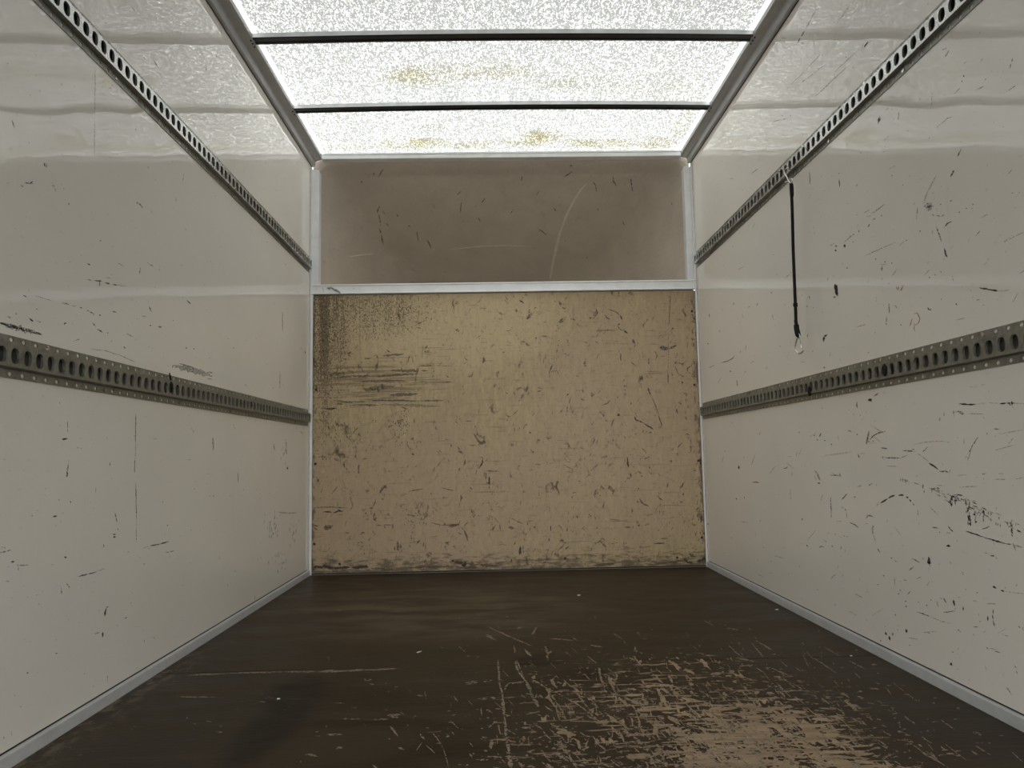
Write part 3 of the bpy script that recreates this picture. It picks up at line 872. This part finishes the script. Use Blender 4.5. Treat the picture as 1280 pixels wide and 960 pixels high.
def right_extra(mk):
    # broken rubbed band falling to the right, and the two black smears under it
    path = [(1122, 598), (1143, 606), (1168, 612), (1186, 622), (1200, 625), (1215, 631), (1232, 640), (1250, 648), (1268, 656), (1290, 668)]
    den = [.5, .6, .9, 1.6, 1.6, 1.3, 1.0, .8, .7, .6]
    for i in range(len(path)-1):
        a, b = Vector(path[i]), Vector(path[i+1])
        for k in range(int(13*den[i])):
            p = a.lerp(b, mk.r.random())+Vector((mk.r.uniform(-2, 2), mk.r.uniform(-6, 7)*min(1, den[i])))
            if mk.r.random() < .55: q = p+Vector((mk.r.uniform(-.6, .6), mk.r.uniform(2, 6)))
            else: q = p+(b-a).normalized()*mk.r.uniform(3, 9)
            mk.stroke([p, q], mk.r.uniform(.8, 1.8), mk.r.choice((M_, M_, F_, D_) if den[i] > 1 else (M_, F_, F_)), right3)
    for (x0, y0, x1, y1, wd, n) in ((1209, 633, 1212, 656, 4, 20), (1218, 641, 1219.5, 652, 2.5, 8), (1229, 632, 1230, 648, 2, 7), (1188, 620, 1189, 630, 4, 10)):
        for k in range(n):
            t = mk.r.random(); x = x0+(x1-x0)*t+mk.r.uniform(-wd/2, wd/2); y = y0+(y1-y0)*t
            mk.stroke([(x, y), (x+.3, y+mk.r.uniform(2, 5))], mk.r.uniform(.9, 1.9), mk.r.choice((D_, D_, M_)), right3)
    # general small nicks
    for k in range(380):
        y = mk.r.uniform(30, 850); x = mk.r.uniform(895, 1275)
        if y > 700+(x-895)*.47: continue
        a = mk.r.uniform(-.5, .9) if y < 500 else mk.r.uniform(0, 3.1)
        ln = mk.r.uniform(.8, 4.5) if mk.r.random() < .8 else mk.r.uniform(6, 18)
        mk.stroke([(x, y), (x+math.cos(a)*ln*(1 if y > 500 else .6), y-abs(math.sin(a))*ln)], mk.r.uniform(.5, .95), F_ if mk.r.random() < .85 else M_, right3)
def right3(p): return on_x(p[0], p[1], .9994)
run(RIGHT, right3, 11, 'scuff_mark', wall_r, right_extra)

LEFT = [
 (0, 200, 4.3625, [
  (M_, 1.7, '242 15 246 35;250 15 255 40;745 228 752 240;758 238 768 250;770 250 777 262'), (D_, 1.5, '135 122 160 128;160 128 180 116;372 234 377 246;548 440;475 565 492 574;476 652 500 655;515 657 555 660;572 668 600 675;615 678 640 682;125 738 146 748;435 803 450 810;540 843 550 849;200 813;88 838;158 862 182 880;530 922 560 940;588 943;612 824 635 830;820 903;862 908 884 912;1018 764 1040 784;355 885 360 892;352 893'),
  (M_, 1.1, '113 138 128 146;765 588 761 620;802 556 812 566;815 570 838 580;338 780 378 788;392 795 412 799;470 818 515 840;543 660 543 692;505 888 522 910;813 798 826 830;872 582;260 660;845 695;748 865;945 876;510 845;40 852 62 864'),
  (F_, .9, '640 682 690 690;200 875 232 890;800 30 815 46;575 640 605 645;640 560 680 582;190 740 285 768;285 120 290 150;850 110;960 205 960 230;980 570 1000 576;770 850 800 855;690 945 715 956;310 150 318 165;825 275 832 295'),
  (M_, 3.4, '0 890 60 905 130 925;100 915 170 935 230 950'), (F_, 6.0, '0 893 90 915 200 945'), (D_, 2.8, '75 913 98 918;120 926 136 932'), (D_, 1.6, '0 886 40 900')]),
 (0, 380, 3.2, [
  (D_, 1.6, '495 170 502 178;1218 188 1222 198;602 86;640 91;775 180;745 176;1148 652 1153 662;1150 652 1151 662'), (F_, 6.5, '690 247 740 258 800 272 850 288'), (M_, 1.2, '715 238 770 252;690 246 690 258;835 272 852 276;830 298 850 302'), (F_, 1.1, '360 180 420 186 475 205;505 120 535 132;910 135 915 145;980 320 985 330;1130 30 1130 110;1120 270 1120 340;850 540 852 590;600 12 604 28;290 150 320 140;470 200 545 235'),
  (M_, 1.0, '270 468 271 512;543 438 542 556;540 620 538 676;543 715 546 872;800 905'), (F_, .9, '546 872 545 955;543 556 541 620'), (D_, 2.6, '248 541 270 539'), (M_, 1.8, '272 642 269 668;268 668 267 694'), (F_, 1.0, '275 625 274 642;440 630 440 650;280 785 284 798;460 838 468 870'), (D_, 1.5, '455 921;458 934;415 970')]),
 (0, 520, 4.8, [
  (D_, 1.9, '318 605 342 599;678 713 695 709;678 727 695 725;65 876 88 872;385 845 400 852'), (D_, 1.3, '622 775;865 888;375 583;1005 655;900 780 960 768;955 769 1015 753;480 958 530 948;530 948 580 935;1018 815 1045 808;15 787;28 790;707 680'),
  (M_, 1.1, '690 582 696 610;696 610 703 637;0 820 40 812;40 812 66 803;105 888 112 926;50 906;995 818 1015 816;335 657;420 508 424 520;660 285 660 298;225 566;840 848;655 722'), (F_, .8, '850 795 900 780;915 135 942 136;20 250 32 266;910 790 880 800;575 430 574 460;575 935 630 915')]),
 (0, 660, 3.2, [
  (D_, 1.7, '425 318 418 352;498 362 508 357;412 416 409 438;222 502 230 500;107 582 114 578;430 316;262 116'), (M_, 1.1, '378 425 400 416;245 238 246 264;266 222 280 240;148 268;150 578;523 300;310 195 345 188;470 390;115 148 75 150;940 172;338 582;152 302 158 306'), (F_, .9, '430 588 430 614;45 812 47 832;1020 270 1020 292;578 445 577 458;20 212 40 214;910 222 912 234')]),
 (200, 480, 4, [
  (F_, 1.6, '590 640 640 647 685 643;630 285 632 320;628 320 634 352;265 265 268 330;390 440 392 490;700 235 715 250;570 300 572 330'), (M_, 1.0, '440 182;375 766;380 936;250 560;265 562;38 706;155 730;170 525;672 628;162 228 168 240;740 565;550 545;640 410;295 872;270 560')]),
 (0, 0, 3, [
  (M_, .9, '45 450 55 480;540 213 546 224;575 220 592 252;465 40;92 685 128 690;165 610 172 628;258 762;375 903'), (F_, .9, '490 20 515 50;357 250 356 430;355 440 355 590;690 650 684 682;770 240 775 270;200 690 210 720;520 760 535 775')]),
]
def left_extra(mk):
    for (cx, cy, rx, ry, n) in ((342, 655, 10, 22, 40), (365, 665, 7, 14, 14), (347, 700, 14, 12, 20), (355, 560, 5, 18, 10)):
        for k in range(n):
            x, y = cx+mk.r.gauss(0, rx*.5), cy+mk.r.gauss(0, ry*.5)
            mk.stroke([(x, y), (x+mk.r.uniform(-.6, .6), y+mk.r.uniform(1, 6))], mk.r.uniform(.6, 1.2), F_, left3)
    for k in range(230):
        x = mk.r.uniform(3, 380); y = mk.r.uniform(10, 890)
        if y > 930-x*.59: continue
        a = mk.r.uniform(-1.3, .4)
        ln = mk.r.uniform(.8, 3.2)
        mk.stroke([(x, y), (x+math.cos(a)*ln, y-math.sin(a)*ln)], mk.r.uniform(.5, .95), F_, left3)
def left3(p): return on_x(p[0], p[1], -.9994)
run(LEFT, left3, 5, 'scuff_mark', wall_l, left_extra)

PLY = [
 (385, 365, 6, [
  (D_, 1.3, '835 553 885 554 935 552;590 436 622 454;820 237 858 226;925 195 926 210;905 450'), (F_, 1.0, '940 553 1080 555;255 90 250 200 240 600;388 30 390 500;480 495 790 490;150 690 150 600;860 400 858 500'), (D_, 2.0, '110 874 160 876 215 871'), (M_, 1.6, '860 225 892 212;200 840 230 838 262 845;420 500 480 496;700 860 745 880;700 862 715 868;730 880 720 900'),
  (M_, 2.6, '560 480 640 470 720 468;318 628 400 632 470 630;475 632 600 628 760 618'), (M_, 1.9, '215 641 340 632;330 672 520 668 740 664;190 812 300 826 440 822;315 850 430 846 540 852;820 818 1020 814;850 590 900 592'), (D_, 1.2, '440 818 560 812 660 815;640 812 820 818'), (M_, 3.6, '620 592 700 590 835 592;612 772 720 770 822 766'), (F_, 5.0, '415 735 500 722 600 712 650 706;410 728 520 728'), (F_, 3.0, '540 845 700 848 990 858;280 575 320 590 342 612'),
  (M_, 1.2, '1035 625 1060 642;1030 672 1072 676;485 862 492 866;425 350 450 356;310 450 305 470 318 485')]),
 (385, 520, 4.8, [
  (D_, 1.9, '90 575 142 577;148 580 190 570 212 572'), (D_, 1.4, '175 562 212 574;338 805;338 825;615 760;860 186 856 170;520 782 520 808;528 800 550 806;537 750 538 808;546 765 546 800;557 768 558 796'), (M_, 4.0, '95 665 150 659;95 672 140 672'), (M_, 1.3, '30 550 130 546 240 552;175 518 180 546;270 104 285 85 300 70;945 265 938 300;600 455 640 445 690 436;800 430 840 440 872 448;405 655 440 658;455 655 515 652;530 830 526 870;735 640 800 655;800 655 910 652;840 655 905 648;590 592 640 600;900 210 930 218;355 400 362 388;210 425 228 436;180 420 140 470'),
  (D_, 3.4, '30 905 90 910;85 900 150 912;150 912 250 908;260 910 345 905;335 900 360 908'), (D_, 3.0, '922 895 945 902;930 885 936 905'), (M_, 2.6, '600 912 700 906;380 915 520 920;700 906 900 902')]),
 (560, 365, 5.49, [
  (D_, 1.4, '490 57 505 66 523 78;513 40;510 180;745 268;600 315;606 318;635 325;760 333;714 320;718 495 700 540;698 538 695 565;705 540 715 546;813 712 830 698;485 752 496 738;366 392;560 125'), (M_, 1.2, '655 203 664 210;697 315;640 300 690 308;670 443 660 465;658 462 655 490;697 565 694 590;694 600 693 628;715 543 740 538 755 548 758 575;445 845 480 810;845 250 862 250;795 426 815 421;610 657 648 662;340 668 362 656;215 322;225 262 242 276;120 885 165 886;80 870;490 480 490 505 498 516;390 265 425 268;495 405;920 665 930 690;910 730 932 748;730 450;450 680 460 712;105 640 100 655;190 320 225 298;820 780 815 830'), (W_, .9, '765 766 815 771')]),
 (560, 535, 5.333, [
  (D_, 1.5, '207 197 233 197;232 197 228 232 205 272;145 395 163 409;420 312 420 332;695 363 697 385;673 735 675 756;795 665 794 690;448 760 445 780;422 870 424 895;530 632 530 648;580 808;540 27 556 34;295 440;685 650 685 688'), (D_, 2.1, '274 325 277 380'), (D_, 2.6, '483 790 478 845'), (M_, 1.2, '276 380 273 410;20 110 25 125;117 205 105 250;455 95 455 118;768 106 812 106;410 595 450 615;440 612 500 638;650 745;500 780 503 840;205 585;855 250;877 352;700 200 715 230;580 240 620 245;240 285 345 288;770 245 830 275;65 158 95 165;140 115 190 118;345 640 350 680;560 830 580 812;610 825 625 830'), (M_, 3.0, '0 656 40 650 75 642;405 660 440 672'), (D_, 3.6, '40 892 100 900;90 915 120 905;110 890 118 920'), (M_, 3.2, '120 905 210 912;210 912 330 920;60 930 200 928')]),
 (715, 360, 5.333, [
  (D_, 1.5, '222 180 230 198 255 210;320 178 334 212;303 245 322 240;324 435 326 488;322 455 328 480;393 762 393 780;415 858 428 880 448 886;445 884 475 898;475 898 500 915 545 943;505 665 525 715;578 850 600 922;664 272 680 269;730 620 740 638;705 503;262 182;95 365'), (D_, 2.4, '345 284 370 303;347 655 353 658;300 849 320 845;310 843'), (M_, 1.1, '303 250 318 272 335 286;525 715 555 780 580 850;657 25 652 140 645 260;240 140 290 158 320 180;350 680;395 118;487 160;526 165;390 490 430 522;55 735 88 750;200 746;195 782 235 770 260 745;815 868;172 195 174 205;448 442;685 520 700 555 720 590;640 560 640 640;780 430;585 300;65 680 72 700;660 350 655 370;290 355'), (F_, 2.6, '160 285 225 282 290 285;705 765 725 765 722 780'), (F_, .8, '645 260 640 620;10 100 10 280'),
  (B_, 4.6, '583 400 620 402 655 405'), (B_, 2.6, '655 405 675 392 697 382')]),
 (715, 535, 5.333, [
  (D_, 2.0, '368 193 371 225 376 262;857 195 858 246'), (D_, 1.4, '437 288 466 306;455 318 472 322;510 256 523 270;405 545 398 562;392 590;545 770 580 769 618 767;310 48;187 450;48 353;30 248;862 560 862 632;855 690 857 712;880 690 880 712;822 700 824 720;700 862'), (M_, 1.3, '420 304 432 299;465 135 482 148 496 172;642 362 632 402;705 132 715 118 735 98;668 143;703 160 706 186;585 545 586 578;608 550 608 580;250 610 320 614;590 740 640 734;443 395 443 415;350 405 348 418;660 280;645 245;350 85;415 140;390 178;283 742;738 596;140 740;600 60;380 300 400 325;355 355'), (M_, 2.2, '442 650;448 640 450 655;485 652 515 638;450 470 470 500 510 522;350 662 395 660'), (F_, 2.6, '120 290 150 265 180 238;190 200 240 190'),
  (D_, 3.2, '745 870 770 895 800 900;835 890 870 880;865 885 893 860;880 860 892 890'), (M_, 3.0, '560 905 640 898;640 898 740 885;150 920 300 900;780 840 820 860'), (D_, 2.0, '790 895 802 898;845 890 860 888')]),
]
def ply_extra(mk):
    for (cx, cy, rx, ry, n, kd) in ((501, 530, 9, 15, 70, D_), (524, 643, 12, 9, 40, M_), (405, 400, 14, 32, 140, D_), (440, 385, 22, 14, 70, M_), (398, 460, 7, 30, 60, D_), (503, 385, 4, 18, 26, M_), (425, 540, 26, 16, 60, M_), (400, 570, 9, 10, 22, M_),
                                    (640, 705, 120, 5, 60, M_), (872, 380, 5, 14, 30, D_), (870, 660, 8, 30, 24, M_), (720, 575, 60, 40, 40, F_), (840, 640, 30, 30, 30, F_)):
        for k in range(n):
            x, y = cx+mk.r.gauss(0, rx*.6), cy+mk.r.gauss(0, ry*.6)
            if not (392 < x < 881 and 371 < y < 710): continue
            mk.stroke([(x, y), (x+mk.r.uniform(-1, 1), y+mk.r.uniform(.8, 3))], mk.r.uniform(.6, 1.3), kd if mk.r.random() < .7 else M_, ply3)
    for k in range(430):
        x, y = mk.r.uniform(393, 872), mk.r.uniform(372, 706)
        a = mk.r.choice((1.57, 1.3, .9, 2.3, .2)) + mk.r.uniform(-.4, .4); ln = mk.r.uniform(1.5, 7)
        mid = (x+math.cos(a)*ln*.5+mk.r.uniform(-1, 1), y-math.sin(a)*ln*.5+mk.r.uniform(-1, 1))
        mk.stroke([(x, y), mid, (x+math.cos(a)*ln, y-math.sin(a)*ln)], mk.r.uniform(.5, .9), F_ if mk.r.random() < .75 else M_, ply3)
def ply3(p): return on_y(p[0], p[1], -.0006)
run(PLY, ply3, 3, 'scuff_mark', front, ply_extra, PLY_SCUFFS)

FLOOR = [
 (560, 780, 5.333, [
  (P_, 2.6, '333 240 338 330 342 380;340 378 355 440 366 490'), (P_, 3.4, '366 485 370 560 376 620;376 615 385 690 392 770;390 765 402 830 410 875'), (P_, 5.2, '408 868 415 910 422 962'), (P_, 2.2, '445 160 446 190;448 245 462 300 472 322;470 320 492 350 512 378;560 70 580 35 602 8;505 165 530 192 556 215;668 196 690 180;575 500 592 470;520 382 460 392 400 396;400 396 385 420 378 445'), (P_, 3.4, '505 372 530 388;525 380 542 430 552 455;550 452 562 480 576 502;575 500 590 525 612 562;648 148 660 190 668 240'),
  (P_, 1.1, '268 18 330 48 400 80;400 80 480 112 562 150;243 74 280 92 326 110;640 416 730 460 800 500;835 440 900 520 968 600;770 372 830 424'), (P_, 2.2, '555 370 600 392 642 416;642 416 680 460 722 522;720 520 750 560 772 602;770 600 782 632;800 500 860 532 930 585;925 580 1000 642 1062 682;860 460 900 510;570 660 600 685 632 700;680 660 705 678 740 688;720 552 732 600 746 642'), (P_, 3.6, '290 780 285 832;760 600 785 635;745 778 770 825 800 872;800 870 830 915 862 962'),
  (P_, 1.5, '245 885 300 884 362 888;185 905 270 905;380 882 455 884;570 770 610 758 648 740;460 830 490 795 522 762;680 98 760 102 832 110;950 140 990 148 1032 152;930 215 960 238 992 262;220 560 225 610;325 735 330 800;270 690 320 650;200 500 260 490;120 402 195 395;230 385 295 376;900 860 915 820 940 760;1100 60 1160 100;1260 50 1280 75;830 90 860 110'), (P_, 3.0, '285 490 315 494;150 392 195 385;505 656 522 660;545 690;265 628;655 885 690 880;750 882 785 884;690 828 720 832;515 880 545 870;1010 290 1014 340;1012 340 1035 410;1070 350 1085 400;1085 400 1110 440')]),
 (300, 660, 3.2, [
  (P_, 1.4, '770 820 795 850 812 878;812 878 825 920 834 958;505 611 528 605;350 513 358 528;415 763 432 763;440 765 480 762;540 765 592 764;345 828 412 827;738 650 745 685;900 620 950 610;985 425 1020 445;990 395 1080 435 1160 470;1095 470 1100 500;1105 525 1140 610'), (P_, 2.4, '590 750 645 746;270 905 305 911;382 881 410 877;500 606;912 624 950 618;1000 880 1010 850;1135 605 1190 715'), (F_, 1.0, '0 689 90 692;210 683 320 682;115 328 170 295 260 262;170 270 260 262;500 578 560 574'), (P_, 1.0, '690 762 705 752;660 798 672 788;705 890 730 855;540 668;620 645;155 685;842 700 846 715;385 330 410 328;1150 585 1170 582')]),
 (880, 660, 3.2, [
  (P_, 1.3, '578 530 650 566;420 510 470 540 530 580;945 765 1002 806;1085 870 1148 908;805 658 852 692;480 475 542 512;0 370 40 392;1225 890 1275 935;90 400 140 408;395 505 420 560;965 865 1050 930'), (P_, 2.6, '670 545 692 549;1075 815 1110 828;460 412;395 462;610 488;920 700;1010 722 1025 724;595 705 630 720;470 680 500 705;530 740 560 765'), (P_, 1.6, '100 470 130 500 160 520;130 520 210 535;190 460 240 520;205 450 275 490;270 560 340 590;290 620 350 680;660 640 700 645;560 690 580 695;700 850 740 880;780 770 785 800;860 690;800 840 880 900 980 960')]),
 (200, 780, 3.5556, [(P_, 1.6, '120 228 200 224 300 220;300 219 420 216 560 212;555 213 700 211;700 212 820 210;810 210 905 206;730 208 775 204;905 205 975 204;980 203 1050 198'), (P_, 1.2, '860 205 900 200;950 204 1000 198;70 324 250 325;365 342;440 344 470 347;850 372 878 371;775 350 822 352'), (P_, 1.9, '910 252 940 248;930 264 952 268;1005 264;1045 288;1015 300;520 334;690 480 705 478;690 498 712 497;740 490 815 491;680 580 700 590;650 582;625 612;790 550;250 479 280 479;120 418;155 445;205 432 230 436;270 455;950 425 990 422;1010 405 1075 404;1020 412 1060 415;1125 415 1138 408;1090 460 1104 448;820 422;740 455'), (S_DARK and D_, 2.0, '20 222 120 218 200 212;200 212 320 208')]),
]
def floor_extra(mk):
    for k in range(950):                       # flakes and scratches thickening towards the worn patch
        x = mk.r.gauss(870, 150); y = 962-abs(mk.r.gauss(0, 75))
        if y < 770 or x > 1270 or y < 712+(x-886)*.53 and x > 886: continue
        if mk.r.random() < .6: a, ln = mk.r.uniform(-.25, .25), mk.r.uniform(1.5, 8)
        else: a, ln = mk.r.uniform(.5, 1.0), mk.r.uniform(3, 14)
        ln *= .5+(y-760)/200
        mk.stroke([(x, y), (x+math.cos(a)*ln, y+math.sin(a)*ln)], mk.r.uniform(.7, 2.0)*(.4+(y-760)/220), P_, floor3)
    for k in range(130):
        x, y = mk.r.uniform(560, 1180), mk.r.uniform(765, 958)
        if x > 886 and y < 730+(x-886)*.53: continue
        a = mk.r.uniform(-.3, .9); ln = mk.r.uniform(1, 6)
        mk.stroke([(x, y), (x+math.cos(a)*ln, y+math.sin(a)*ln)], mk.r.uniform(.7, 1.6), P_, floor3)
def floor3(p): return on_z(p[0], p[1], .0006)
run(FLOOR, floor3, 21, 'scratch_mark', floor, floor_extra)

# rub marks on the overcab lining
def pod3(p): return on_pod(p[0], p[1]) + Vector((0, -.0018, -.0012))
run([(360, 180, 4.571, [(M_, 1.4, '530 352 515 370 510 390;540 380 555 400;560 450 575 468;685 465 700 470;795 545 808 570 818 598;522 480 535 520 545 578;1128 308 1105 335;490 160 492 180;418 210 424 222'), (F_, 1.2, '735 500 745 555;990 330 985 390;965 290 990 270;1085 420 1100 440;545 140 515 190;520 400 530 470;620 400 630 415')]),
     (620, 180, 4.571, [(M_, 1.4, '435 118 422 130;435 158 390 188;555 215 570 240;770 195 776 240;665 180 672 205;245 270 230 295;395 552;520 648;1003 335 1006 350'), (F_, 1.2, '570 240 575 270;775 240 780 270;665 205 690 240;330 365 345 385;585 365 580 380;245 485 290 520;150 180 145 215;100 375 80 400;720 440 735 465')])],
    pod3, 8, 'scuff_mark', pod, None, [S_MID]*7)
# faint pen smudges on the white beam
mk = Marks(2)
def beam3(p): return on_y(p[0], p[1], -.0131)
for st in ('395 359 395 364', '403.5 359 404.5 366', '430 360', '436 361', '441 361 444 361', '449 362', '455 362', '461 361.5', '466 362', '620 358', '790 356'):
    v = [float(q) for q in st.split()]
    mk.stroke([(v[i], v[i+1]) for i in range(0, len(v), 2)], .8, F_, beam3)
mk.build('pen_mark', bpy.data.objects['trim_2'])
